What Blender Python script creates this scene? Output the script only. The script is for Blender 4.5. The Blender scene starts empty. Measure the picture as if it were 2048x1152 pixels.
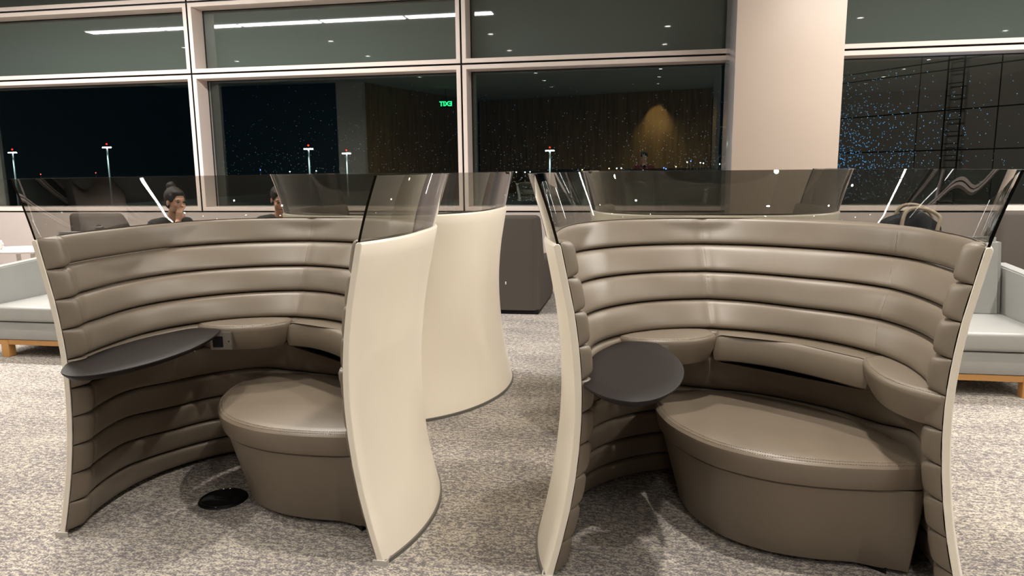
import bpy, bmesh, math, random
import numpy as np
from mathutils import Vector, Matrix
PI = math.pi
random.seed(7)
SC = bpy.context.scene
COL = SC.collection

# ------------------------------------------------------------------ helpers
def nt_mat(name):
    m = bpy.data.materials.new(name); m.use_nodes = True
    nt = m.node_tree; nt.nodes.clear()
    out = nt.nodes.new('ShaderNodeOutputMaterial')
    return m, nt, out

def principled(name, col, rough=.5, metal=0, spec=.5, bump=None, var=None, coat=0):
    """bump=(scale,strength,distance) noise bump; var=(scale,amount) noise value variation"""
    m, nt, out = nt_mat(name)
    b = nt.nodes.new('ShaderNodeBsdfPrincipled')
    b.inputs['Base Color'].default_value = (*col, 1)
    b.inputs['Roughness'].default_value = rough
    b.inputs['Metallic'].default_value = metal
    b.inputs['Specular IOR Level'].default_value = spec
    b.inputs['Coat Weight'].default_value = coat
    nt.links.new(b.outputs[0], out.inputs[0])
    tc = nt.nodes.new('ShaderNodeTexCoord')
    if bump:
        n = nt.nodes.new('ShaderNodeTexNoise'); n.inputs['Scale'].default_value = bump[0]
        n.inputs['Detail'].default_value = 4
        bm = nt.nodes.new('ShaderNodeBump'); bm.inputs['Strength'].default_value = bump[1]
        bm.inputs['Distance'].default_value = bump[2]
        nt.links.new(tc.outputs['Object'], n.inputs['Vector'])
        nt.links.new(n.outputs['Fac'], bm.inputs['Height'])
        nt.links.new(bm.outputs[0], b.inputs['Normal'])
    if var:
        n = nt.nodes.new('ShaderNodeTexNoise'); n.inputs['Scale'].default_value = var[0]
        n.inputs['Detail'].default_value = 5
        r = nt.nodes.new('ShaderNodeMapRange')
        r.inputs['From Min'].default_value = .3; r.inputs['From Max'].default_value = .7
        r.inputs['To Min'].default_value = 1 - var[1]; r.inputs['To Max'].default_value = 1 + var[1]
        mx = nt.nodes.new('ShaderNodeVectorMath'); mx.operation = 'SCALE'
        mx.inputs[0].default_value = col
        nt.links.new(tc.outputs['Object'], n.inputs['Vector'])
        nt.links.new(n.outputs['Fac'], r.inputs['Value'])
        nt.links.new(r.outputs[0], mx.inputs['Scale'])
        nt.links.new(mx.outputs[0], b.inputs['Base Color'])
    return m

def emission(name, col, s):
    m, nt, out = nt_mat(name)
    e = nt.nodes.new('ShaderNodeEmission'); e.inputs[0].default_value = (*col, 1); e.inputs[1].default_value = s
    nt.links.new(e.outputs[0], out.inputs[0]); return m

def glass_mat(name, tint, base, fres=1.0, rough=0.0, ior=1.5, gcol=(1, 1, 1), back=0.0):
    """tinted see-through pane: transparent + mirror reflection"""
    m, nt, out = nt_mat(name)
    t = nt.nodes.new('ShaderNodeBsdfTransparent'); t.inputs[0].default_value = (*tint, 1)
    g = nt.nodes.new('ShaderNodeBsdfGlossy'); g.inputs['Roughness'].default_value = rough
    g.inputs['Color'].default_value = (*gcol, 1)
    f = nt.nodes.new('ShaderNodeFresnel'); f.inputs[0].default_value = ior
    ma = nt.nodes.new('ShaderNodeMath'); ma.operation = 'MULTIPLY_ADD'; ma.use_clamp = True
    ma.inputs[1].default_value = fres; ma.inputs[2].default_value = base
    geo = nt.nodes.new('ShaderNodeNewGeometry')
    sel = nt.nodes.new('ShaderNodeMix'); sel.data_type = 'FLOAT'
    sel.inputs['B'].default_value = back
    mx = nt.nodes.new('ShaderNodeMixShader')
    nt.links.new(f.outputs[0], ma.inputs[0]); nt.links.new(ma.outputs[0], sel.inputs['A'])
    nt.links.new(geo.outputs['Backfacing'], sel.inputs['Factor']); nt.links.new(sel.outputs['Result'], mx.inputs[0])
    nt.links.new(t.outputs[0], mx.inputs[1]); nt.links.new(g.outputs[0], mx.inputs[2])
    nt.links.new(mx.outputs[0], out.inputs[0]); return m

def tag(o, label=None, cat=None, group=None, kind=None):
    if label: o['label'] = label
    if cat: o['category'] = cat
    if group: o['group'] = group
    if kind: o['kind'] = kind
    return o

def struct(o): o['kind'] = 'structure'; return o

def empty(name, loc=(0, 0, 0), rz=0, **kw):
    o = bpy.data.objects.new(name, None); COL.objects.link(o)
    o.location = loc; o.rotation_euler = (0, 0, rz); o.empty_display_size = .1
    return tag(o, **kw)

def mobj(name, verts, faces, mats, parent=None, smooth=True, fm=None, loc=None, auto=None):
    me = bpy.data.meshes.new(name)
    me.from_pydata([tuple(map(float, v)) for v in verts], [], faces)
    for m in (mats if isinstance(mats, (list, tuple)) else [mats]): me.materials.append(m)
    if fm is not None:
        for p, i in zip(me.polygons, fm): p.material_index = i
    bm = bmesh.new(); bm.from_mesh(me)
    bmesh.ops.remove_doubles(bm, verts=bm.verts, dist=1e-6)
    bmesh.ops.recalc_face_normals(bm, faces=bm.faces)
    bm.to_mesh(me); bm.free()
    if smooth:
        for p in me.polygons: p.use_smooth = True
        if auto: me.set_sharp_from_angle(angle=math.radians(auto))
    o = bpy.data.objects.new(name, me); COL.objects.link(o)
    if parent: o.parent = parent
    if loc: o.location = loc
    return o

class MB:
    """collects shapes, linked as one mesh"""
    def __init__(s): s.v = []; s.f = []; s.m = []
    def add(s, v, f, mi=0):
        k = len(s.v); s.v += [tuple(p) for p in v]; s.f += [tuple(i + k for i in q) for q in f]; s.m += [mi] * len(f); return s
    def box(s, x0, x1, y0, y1, z0, z1, b=0, mi=0, seg=2):
        bm = bmesh.new(); bmesh.ops.create_cube(bm, size=1)
        for v in bm.verts:
            v.co = Vector(((x0 + x1) / 2 + v.co.x * (x1 - x0), (y0 + y1) / 2 + v.co.y * (y1 - y0), (z0 + z1) / 2 + v.co.z * (z1 - z0)))
        if b > 0:
            b = min(b, .49 * min(x1 - x0, y1 - y0, z1 - z0))
            bmesh.ops.bevel(bm, geom=list(bm.edges), offset=b, segments=seg, profile=.5, affect='EDGES')
        s.frombm(bm, mi); return s
    def frombm(s, bm, mi=0, M=None):
        bm.verts.index_update()
        vs = [(M @ v.co if M else v.co).copy() for v in bm.verts]
        s.add(vs, [[v.index for v in f.verts] for f in bm.faces], mi); bm.free()
    def cyl(s, p0, p1, r0, r1=None, n=20, mi=0, cap=True):
        r1 = r0 if r1 is None else r1
        p0 = Vector(p0); p1 = Vector(p1); d = (p1 - p0).normalized()
        a = d.orthogonal().normalized(); b = d.cross(a)
        v = []
        for p, r in ((p0, r0), (p1, r1)):
            for i in range(n):
                t = 2 * PI * i / n; v.append(p + a * (r * math.cos(t)) + b * (r * math.sin(t)))
        f = [(i, (i + 1) % n, n + (i + 1) % n, n + i) for i in range(n)]
        if cap: f += [tuple(range(n))[::-1], tuple(range(n, 2 * n))]
        s.add(v, f, mi); return s
    def tube(s, pts, r, n=10, mi=0, closed=False):
        pts = [Vector(p) for p in pts]; N = len(pts); v = []; up = Vector((0, 0, 1))
        for i, p in enumerate(pts):
            d = (pts[(i + 1) % N] - pts[i - 1]) if closed else (pts[min(i + 1, N - 1)] - pts[max(i - 1, 0)])
            d.normalize(); a = d.cross(up)
            if a.length < 1e-3: a = d.cross(Vector((1, 0, 0)))
            a.normalize(); b = d.cross(a)
            rr = r[i] if isinstance(r, (list, tuple)) else r
            for k in range(n):
                t = 2 * PI * k / n; v.append(p + a * (rr * math.cos(t)) + b * (rr * math.sin(t)))
        f = []
        for i in range(N if closed else N - 1):
            j = (i + 1) % N
            for k in range(n): f.append((i * n + k, i * n + (k + 1) % n, j * n + (k + 1) % n, j * n + k))
        if not closed: f += [tuple(range(n)), tuple(range((N - 1) * n, N * n))[::-1]]
        s.add(v, f, mi); return s
    def ico(s, c, r, sc=(1, 1, 1), sub=2, mi=0, M=None):
        bm = bmesh.new(); bmesh.ops.create_icosphere(bm, subdivisions=sub, radius=r)
        for v in bm.verts:
            v.co = Vector((v.co.x * sc[0], v.co.y * sc[1], v.co.z * sc[2]))
            if M: v.co = M @ v.co
            v.co += Vector(c)
        s.frombm(bm, mi); return s
    def build(s, name, mats, parent=None, smooth=True, auto=35, loc=None):
        return mobj(name, s.v, s.f, mats, parent, smooth, s.m, loc, auto)

def spline(pts, n=8, closed=True):
    """Catmull-Rom through pts"""
    P = [np.array(p, float) for p in pts]; N = len(P); out = []
    rng = range(N) if closed else range(N - 1)
    for i in rng:
        g = (lambda k: P[k % N]) if closed else (lambda k: P[min(max(k, 0), N - 1)])
        p0, p1, p2, p3 = g(i - 1), g(i), g(i + 1), g(i + 2)
        for k in range(n):
            t = k / n
            out.append(.5 * ((2 * p1) + (-p0 + p2) * t + (2 * p0 - 5 * p1 + 4 * p2 - p3) * t * t + (-p0 + 3 * p1 - 3 * p2 + p3) * t ** 3))
    if not closed: out.append(P[-1])
    return out

def offset(poly, d):
    """inset a closed 2D polygon (counter-clockwise) by d"""
    P = np.array(poly); A = np.roll(P, 1, 0); B = np.roll(P, -1, 0)
    t = B - A; t /= np.linalg.norm(t, axis=1)[:, None] + 1e-9
    nrm = np.stack([-t[:, 1], t[:, 0]], 1)
    area = .5 * np.sum(P[:, 0] * B[:, 1] - B[:, 0] * P[:, 1])
    if area < 0: nrm = -nrm
    return P + nrm * (d if np.isscalar(d) else np.array(d)[:, None])

def loft(poly, levels, top=0, mb=None, rings=5):
    """stack of insets [(z, inset)...] of one outline, domed cap on top"""
    mb = mb or MB(); n = len(poly); v = []; f = []
    for z, ins in levels:
        for p in offset(poly, ins): v.append((p[0], p[1], z))
    L = len(levels)
    for i in range(L - 1):
        for k in range(n): f.append((i * n + k, i * n + (k + 1) % n, (i + 1) * n + (k + 1) % n, (i + 1) * n + k))
    f.append(tuple(range(n))[::-1])
    zt, it = levels[-1]; base = offset(poly, it); c = base.mean(0); last = (L - 1) * n
    for j in range(1, rings + 1):
        q = 1 - j / (rings + 1)
        st = len(v)
        for p in base: v.append((c[0] + (p[0] - c[0]) * q, c[1] + (p[1] - c[1]) * q, zt + top * (1 - q * q)))
        for k in range(n): f.append((last + k, last + (k + 1) % n, st + (k + 1) % n, st + k))
        last = st
    v.append((c[0], c[1], zt + top)); e = len(v) - 1
    for k in range(n): f.append((last + k, last + (k + 1) % n, e))
    mb.add(v, f); return mb

def copy_tree(o, parent=None):
    c = o.copy(); COL.objects.link(c); c.parent = parent
    for ch in o.children: copy_tree(ch, c)
    return c

def look(o, d):
    o.rotation_euler = Vector(d).to_track_quat('-Z', 'Y').to_euler()

# ------------------------------------------------------------------ materials
M = {}
M['leather'] = principled('taupe_leather', (.168, .137, .103), .41, spec=.5, bump=(300, .10, .001), var=(5, .05))
M['leather_seat'] = principled('taupe_leather_seat', (.185, .149, .112), .34, spec=.5, bump=(14, .22, .006), var=(4, .07))
M['thread'] = principled('beige_thread', (.27, .22, .165), .7)
M['shell'] = principled('cream_lacquer', (.83, .775, .675), .32, spec=.5, var=(2.5, .02))
M['strip'] = principled('grey_rubber_strip', (.12, .115, .10), .5)
M['bracket'] = principled('brushed_steel', (.50, .48, .44), .35)
M['table'] = principled('dark_brown_laminate', (.011, .008, .0075), .5, spec=.18, bump=(400, .08, .001))
M['plate'] = principled('silver_plate', (.20, .185, .165), .4, metal=.6)
M['black'] = principled('black_plastic', (.006, .006, .007), .5, spec=.2)
M['blackgloss'] = principled('black_glossy', (.004, .004, .005), .12)
M['booth_glass'] = glass_mat('smoked_glass', (.665, .66, .635), .01, 1.5, 0.0, 1.45)
M['glass_edge'] = principled('dark_glass_edge', (.004, .005, .005), .08, spec=.6)
M['rim_highlight'] = principled('glass_rim_highlight', (.72, .74, .71), .15, spec=.8)  # pale colour paints the bright edge highlight onto the glass
M['window_glass'] = glass_mat('window_glass', (.93, .95, .95), .075, .9, 0.0, 1.5, (.84, 1.0, .93), .06)
M['frame'] = principled('window_frame_paint', (.86, .75, .69), .35, var=(3, .02))
M['gap'] = principled('black_gasket', (.006, .005, .006), .6)
M['wallpaint'] = principled('pinkish_wall_paint', (.56, .49, .46), .6, var=(2, .02))
M['column'] = principled('column_panel', (.47, .385, .32), .45, var=(1.2, .02))
M['ceiling'] = principled('ceiling_paint', (.34, .365, .345), .9)
M['column_side'] = principled('column_side_panel', (.45, .43, .44), .12)
M['reflect_pane'] = principled('reflection_tinted_glass', (.085, .108, .096), .02, spec=.9, coat=.6)  # grey-green base colour stands in for the mirrored bright ceiling
M['dimwall'] = principled('dim_wall_paint', (.05, .05, .048), .7)
M['darkwall'] = principled('dark_wall', (.012, .012, .012), .7)
M['sofa'] = principled('light_grey_leather', (.315, .318, .305), .38, bump=(60, .15, .003), var=(6, .03))
M['oak'] = principled('oak_wood', (.50, .26, .085), .45)
M['fabric'] = principled('grey_fabric', (.086, .075, .065), .95, spec=.1, bump=(700, .8, .002), var=(500, .35))
M['white'] = principled('white_laminate', (.75, .70, .67), .35)
M['china'] = principled('white_china', (.85, .82, .8), .15)
M['skin'] = principled('skin', (.60, .34, .235), .5, var=(20, .08))
M['hair'] = principled('dark_hair', (.012, .008, .0075), .6, spec=.3, bump=(90, .6, .006))
M['blackcloth'] = principled('black_cloth', (.010, .010, .011), .85, bump=(80, .3, .004))
M['redcloth'] = principled('dark_red_cloth', (.16, .016, .014), .85, bump=(80, .3, .004))
M['navy'] = principled('navy_canvas', (.010, .013, .022), .7, bump=(200, .3, .002))
M['strap'] = principled('beige_webbing', (.46, .38, .29), .7)
M['eye'] = principled('dark_eye', (.01, .008, .007), .2)
M['lips'] = principled('lips', (.36, .10, .08), .45)

def wood_mat():
    m, nt, out = nt_mat('walnut_panel')
    b = nt.nodes.new('ShaderNodeBsdfPrincipled'); b.inputs['Roughness'].default_value = .6
    tc = nt.nodes.new('ShaderNodeTexCoord'); mp = nt.nodes.new('ShaderNodeMapping')
    mp.inputs['Scale'].default_value = (6, 6, .5)
    n = nt.nodes.new('ShaderNodeTexNoise'); n.inputs['Scale'].default_value = 2.2; n.inputs['Detail'].default_value = 6
    cr = nt.nodes.new('ShaderNodeValToRGB')
    cr.color_ramp.elements[0].position = .35; cr.color_ramp.elements[0].color = (.20, .105, .038, 1)
    cr.color_ramp.elements[1].position = .7; cr.color_ramp.elements[1].color = (.36, .20, .075, 1)
    nt.links.new(tc.outputs['Object'], mp.inputs[0]); nt.links.new(mp.outputs[0], n.inputs['Vector'])
    nt.links.new(n.outputs['Fac'], cr.inputs[0]); nt.links.new(cr.outputs[0], b.inputs['Base Color'])
    nt.links.new(b.outputs[0], out.inputs[0]); return m
M['wood'] = wood_mat()

def carpet_mat():
    m, nt, out = nt_mat('carpet')
    N = nt.nodes.new; Lk = nt.links.new
    b = N('ShaderNodeBsdfPrincipled'); b.inputs['Roughness'].default_value = .97; b.inputs['Specular IOR Level'].default_value = .05
    tc = N('ShaderNodeTexCoord')
    def noise(scale, sx, sy, det=3, rough=.5):
        mp = N('ShaderNodeMapping'); mp.inputs['Scale'].default_value = (sx, sy, 1)
        n = N('ShaderNodeTexNoise'); n.inputs['Scale'].default_value = scale; n.inputs['Detail'].default_value = det
        n.inputs['Roughness'].default_value = rough
        Lk(tc.outputs['Object'], mp.inputs[0]); Lk(mp.outputs[0], n.inputs['Vector']); return n.outputs['Fac']
    fine = noise(1, 105, 165, 2, .65)
    blot = noise(1, 34, 62, 3, .6)         # small blotches        # yarn speckle
    mid = noise(1, 9, 30, 4, .6)            # short streaks
    big = noise(1, 1.6, 4.5, 3, .55)        # drifting patches
    def mul(a, k, c):
        x = N('ShaderNodeMath'); x.operation = 'MULTIPLY_ADD'; Lk(a, x.inputs[0]); x.inputs[1].default_value = k
        if isinstance(c, (int, float)): x.inputs[2].default_value = c
        else: Lk(c, x.inputs[2])
        return x.outputs[0]
    s = mul(fine, .85, mul(blot, .75, mul(mid, .16, mul(big, .20, -.48))))
    cr = N('ShaderNodeValToRGB'); e = cr.color_ramp.elements
    e[0].position = .40; e[0].color = (.150, .140, .148, 1)
    e[1].position = .62; e[1].color = (.52, .475, .405, 1)
    k = e.new(.49); k.color = (.25, .225, .215, 1)
    k = e.new(.54); k.color = (.37, .34, .297, 1)
    Lk(s, cr.inputs[0]); Lk(cr.outputs[0], b.inputs['Base Color'])
    bp = N('ShaderNodeBump'); bp.inputs['Strength'].default_value = .6; bp.inputs['Distance'].default_value = .004
    Lk(fine, bp.inputs['Height']); Lk(bp.outputs[0], b.inputs['Normal'])
    Lk(b.outputs[0], out.inputs[0]); return m
M['carpet'] = carpet_mat()

# ------------------------------------------------------------------ booth geometry
CY = .39
_PZ = ([0, .149, .28, .40, .52, .64, .76, .88, 1.0, 1.13, 1.245], [.100, .065, .038, .020, .007, 0, 0, .008, .022, .046, .068])
def pz(z): return float(np.interp(z, *_PZ)) if z <= 1.245 else .068 + (z - 1.245) * .285
def sm(x): x = min(max(x, 0), 1); return x * x * (3 - 2 * x)
def r_out(th, z):
    p = pz(z); a = .692 + p; b = .807 + p + .012 * sm(z / 1.2)
    s, c = math.sin(th), math.cos(th)
    n = 2 + (.9 * sm((z - .1) / 1.1) * sm(s / .35) if s > 0 else 0)
    return 1 / ((abs(c) / a) ** n + (abs(s) / b) ** n) ** (1 / n)
def th_end(z, dr=0, yy=0.0):
    r = r_out(-.55, z)
    th = -.55
    for _ in range(12):
        th = -math.asin(min(.95, (CY - yy) / (r_out(th, z) + dr)))
    return th
def pol(th, r): return (r * math.cos(th), CY + r * math.sin(th))

# measured distance of the upholstery face from the booth centre, by angle and height
_TH = [-31, -15, 5, 25, 45, 60, 75, 95, 120, 145, 165, 180, 195, 211]
_RZ = {1.24: [.77, .73, .72, .735, .755, .79, .82, .865, .885, .85, .79, .74, .735, .77],
       1.12: [.745, .69, .68, .715, .72, .71, .74, .78, .80, .775, .72, .695, .685, .735],
       1.00: [.70, .645, .62, .635, .61, .585, .61, .675, .69, .69, .665, .645, .635, .69],
       .88:  [.665, .63, .60, .58, .535, .515, .555, .61, .61, .61, .615, .61, .60, .665],
       .76:  [.64, .585, .545, .505, .48, .465, .475, .50, .53, .555, .57, .575, .585, .64],
       .64:  [.635, .60, .57, .55, .51, .50, .51, .54, .56, .575, .585, .59, .595, .635],
       .50:  [.64, .62, .585, .56, .52, .51, .525, .55, .575, .59, .60, .60, .605, .64],
       .30:  [.67, .65, .62, .60, .59, .59, .60, .61, .625, .635, .635, .63, .635, .67],
       .0:   [.74, .71, .69, .68, .67, .67, .67, .67, .67, .685, .70, .70, .71, .74]}
_zs = sorted(_RZ); _tg = np.arange(-60, 241, 1.0); _zg = np.arange(0, 1.2601, .01)
_G = np.array([[np.interp(t, _TH, _RZ[z]) for t in _tg] for z in _zs])
_G = np.stack([np.interp(_zg, _zs, _G[:, i]) for i in range(len(_tg))], 1)
_k = np.exp(-.5 * (np.arange(-18, 19) / 6.) ** 2); _k /= _k.sum()
_G = np.stack([np.convolve(np.pad(r, 18, 'edge'), _k, 'valid') for r in _G])
_k2 = np.exp(-.5 * (np.arange(-6, 7) / 2.2) ** 2); _k2 /= _k2.sum()
_G = np.stack([np.convolve(np.pad(_G[:, i], 6, 'edge'), _k2, 'valid') for i in range(_G.shape[1])], 1)
def r_crest(th, z):
    x = (math.degrees(th) + 60); y = min(max(z, 0), 1.26) / .01
    i = int(min(max(x, 0), 299)); j = int(min(y, 124)); fx = x - i; fy = y - j
    return float((_G[j, i] * (1 - fx) + _G[j, i + 1] * fx) * (1 - fy) + (_G[j + 1, i] * (1 - fx) + _G[j + 1, i + 1] * fx) * fy)
THK = .023
def r_in(th, z): return r_out(th, z) - THK
ZB = [1.2525, 1.127, 1.007, .886, .765, .646, .526, .402, .278, .150, .022]
def zb(k, th):
    """band boundary heights dip a little at the back of the lower bands"""
    w = [0, 0, 0, 0, 0, 0, .035, .045, .045, .03, 0][k]
    if k == 6: w += .03 * sm((2.1 - th) / .5)
    return ZB[k] - w * sm(math.sin(th) * 1.6 + .3)
SEAM1 = math.radians(97)
def seam2(z): return math.radians(np.interp(z, [.64, .76, .88, 1.0, 1.12, 1.24], [8, 14, 22, 23, 28, 29]))

def build_shell(par):
    rows = [(i / 22) * 1.232 + .004 for i in range(23)]
    prof = [(z, 0.0) for z in rows] + [(1.240, -.002), (1.2455, -.007), (1.2455, -THK + .005), (1.241, -THK + .001)] + [(z, -THK) for z in reversed(rows)]
    NC = 110; v = []; f = []
    for i in range(NC + 1):
        for z, d in prof:
            e = th_end(z, d); th = e + (PI - 2 * e) * i / NC
            x, y = pol(th, r_out(th, z) + d); v.append((x, y, z))
    n = len(prof)
    for i in range(NC):
        for k in range(n):
            f.append((i * n + k, i * n + (k + 1) % n, (i + 1) * n + (k + 1) % n, (i + 1) * n + k))
    nr = len(rows)
    for i0 in (0, NC * n):
        for k in range(nr - 1): f.append((i0 + k, i0 + k + 1, i0 + n - 2 - k, i0 + n - 1 - k))
        f.append(tuple(i0 + k for k in range(nr - 1, n - nr + 1)))
    o = mobj('outer_shell', v, f, M['shell'], par, True, None, None, 50)
    bv = o.modifiers.new('b', 'BEVEL'); bv.width = .0025; bv.segments = 2; bv.limit_method = 'ANGLE'; bv.angle_limit = math.radians(60)
    return o

def build_strip(par):
    v = []; f = []; NC = 110; prof = [(.0, .004), (.016, .003), (.018, -.004), (.0, -.004)]
    for i in range(NC + 1):
        for z, d in prof:
            e = th_end(0); th = e + (PI - 2 * e) * i / NC
            x, y = pol(th, r_out(th, 0) + d); v.append((x, y, z))
    n = 4
    for i in range(NC):
        for k in range(n): f.append((i * n + k, i * n + (k + 1) % n, (i + 1) * n + (k + 1) % n, (i + 1) * n + k))
    f += [(0, 1, 2, 3), tuple(NC * n + k for k in range(4))]
    mobj('base_strip', v, f, M['strip'], par, True, None, None, 40)

def build_glass(par):
    NC = 120; zs = [1.215 + (1.482 - 1.215) * i / 8 for i in range(9)]; T = .009; DI = -.010
    v = []; f = []; fm = []
    for i in range(NC + 1):
        for side in (0, 1):
            for z in zs:
                d = DI - T * side - .004 * math.sin(PI * (z - 1.215) / .267)
                e = th_end(z, d, .006); th = e + (PI - 2 * e) * i / NC
                x, y = pol(th, r_out(th, z) + d); v.append((x, y, z))
    n = len(zs); st = 2 * n
    for i in range(NC):
        a = i * st; b = a + st
        for k in range(n - 1):
            f.append((a + k, a + k + 1, b + k + 1, b + k)); fm.append(0)
            f.append((a + n + k, b + n + k, b + n + k + 1, a + n + k + 1)); fm.append(0)
        f.append((a + n - 1, a + 2 * n - 1, b + 2 * n - 1, b + n - 1)); fm.append(2)
        f.append((a, b, b + n, a + n)); fm.append(1)
    for a in (0, NC * st):
        for k in range(n - 1): f.append((a + k, a + n + k, a + n + k + 1, a + k + 1)); fm.append(1)
    mobj('glass_screen', v, f, [M['booth_glass'], M['glass_edge'], M['rim_highlight']], par, True, fm, None, 50)

def build_band(k, par):
    """one padded leather band of the lining; k = 0 is the top one"""
    NC = 190; fr = [0, .012, .035, .075, .13, .22, .36, .5, .64, .78, .87, .925, .965, .988, 1]
    v = []; f = []; cols = []
    for i in range(NC + 1):
        s = i / NC; s = s + .115 * math.sin(2 * PI * s) * -1          # denser columns at the two ends
        row = []
        def pt(z, dr_fn, back=None):
            e = th_end(z, -THK, .004); th = e + (PI - 2 * e) * s
            rin = r_in(th, z); rc = min(r_crest(th, z), rin - .028)
            dist = min(th - e, PI - e - th) * rin
            ke = 1 - sm((dist - .070) / .10); rc = rc * (1 - ke) + min(rc, rin - .064) * ke
            rc += .005 * math.exp(-((dist - .070) / .010) ** 2)
            w = math.sin(min(1, dist / .050) * PI / 2) ** .75
            if back is not None: r = rin - .003 if back >= 1 else (rin - .003) * back + (rin - .004 + (rc - rin + .004) * w) * (1 - back)
            else:
                r = (rin - .004) + (rc - rin + .004) * w
                r = min(r + dr_fn * (.35 + .65 * w), rin - .002)
                ds = abs(th - SEAM1) * r; g = .009 * math.exp(-(ds / .018) ** 2)
                if z > .74:
                    ds2 = abs(th - seam2(z)) * r; g += .005 * math.exp(-(ds2 / .013) ** 2)
                if z > .6 or th > 1.4: r = min(r + g, rin - .002)
            x, y = pol(th, r); return (x, y, z)
        e0 = th_end(1, -THK); tmid = e0 + (PI - 2 * e0) * s
        z0 = zb(k, tmid) - .0015; z1 = zb(k + 1, tmid) + .0015
        row.append(pt(z0 - .003, 0, 1.0))
        if k == 0: row.append(pt(z0 + .001, 0, .5))
        for q in fr:
            g = .017 * abs(2 * q - 1) ** 5 + .014 * abs(2 * q - 1) ** 18
            if k == 0 and q < .5: g *= .75
            row.append(pt(z0 + (z1 - z0) * q, g))
        row.append(pt(z1 + .002, 0, 1.0))
        cols.append(row)
    n = len(cols[0])
    for c in cols: v += c
    for i in range(NC):
        for j in range(n - 1): f.append((i * n + j, i * n + j + 1, (i + 1) * n + j + 1, (i + 1) * n + j))
    mobj('padded_band', v, f, M['leather'], par)

def stitches(path, par, name='stitching', step=.009, ln=.0055, r=.0011):
    """small thread dashes along a 3D path"""
    P = [Vector(p) for p in path]; d = [0]
    for a, b in zip(P, P[1:]): d.append(d[-1] + (b - a).length)
    mb = MB(); t = 0; i = 0
    while t + ln < d[-1]:
        def at(q):
            for j in range(len(P) - 1):
                if d[j + 1] >= q: return P[j].lerp(P[j + 1], (q - d[j]) / max(1e-9, d[j + 1] - d[j]))
            return P[-1]
        mb.cyl(at(t), at(t + ln), r, n=4); t += step
    mb.build(name, M['thread'], par, auto=None)

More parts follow.
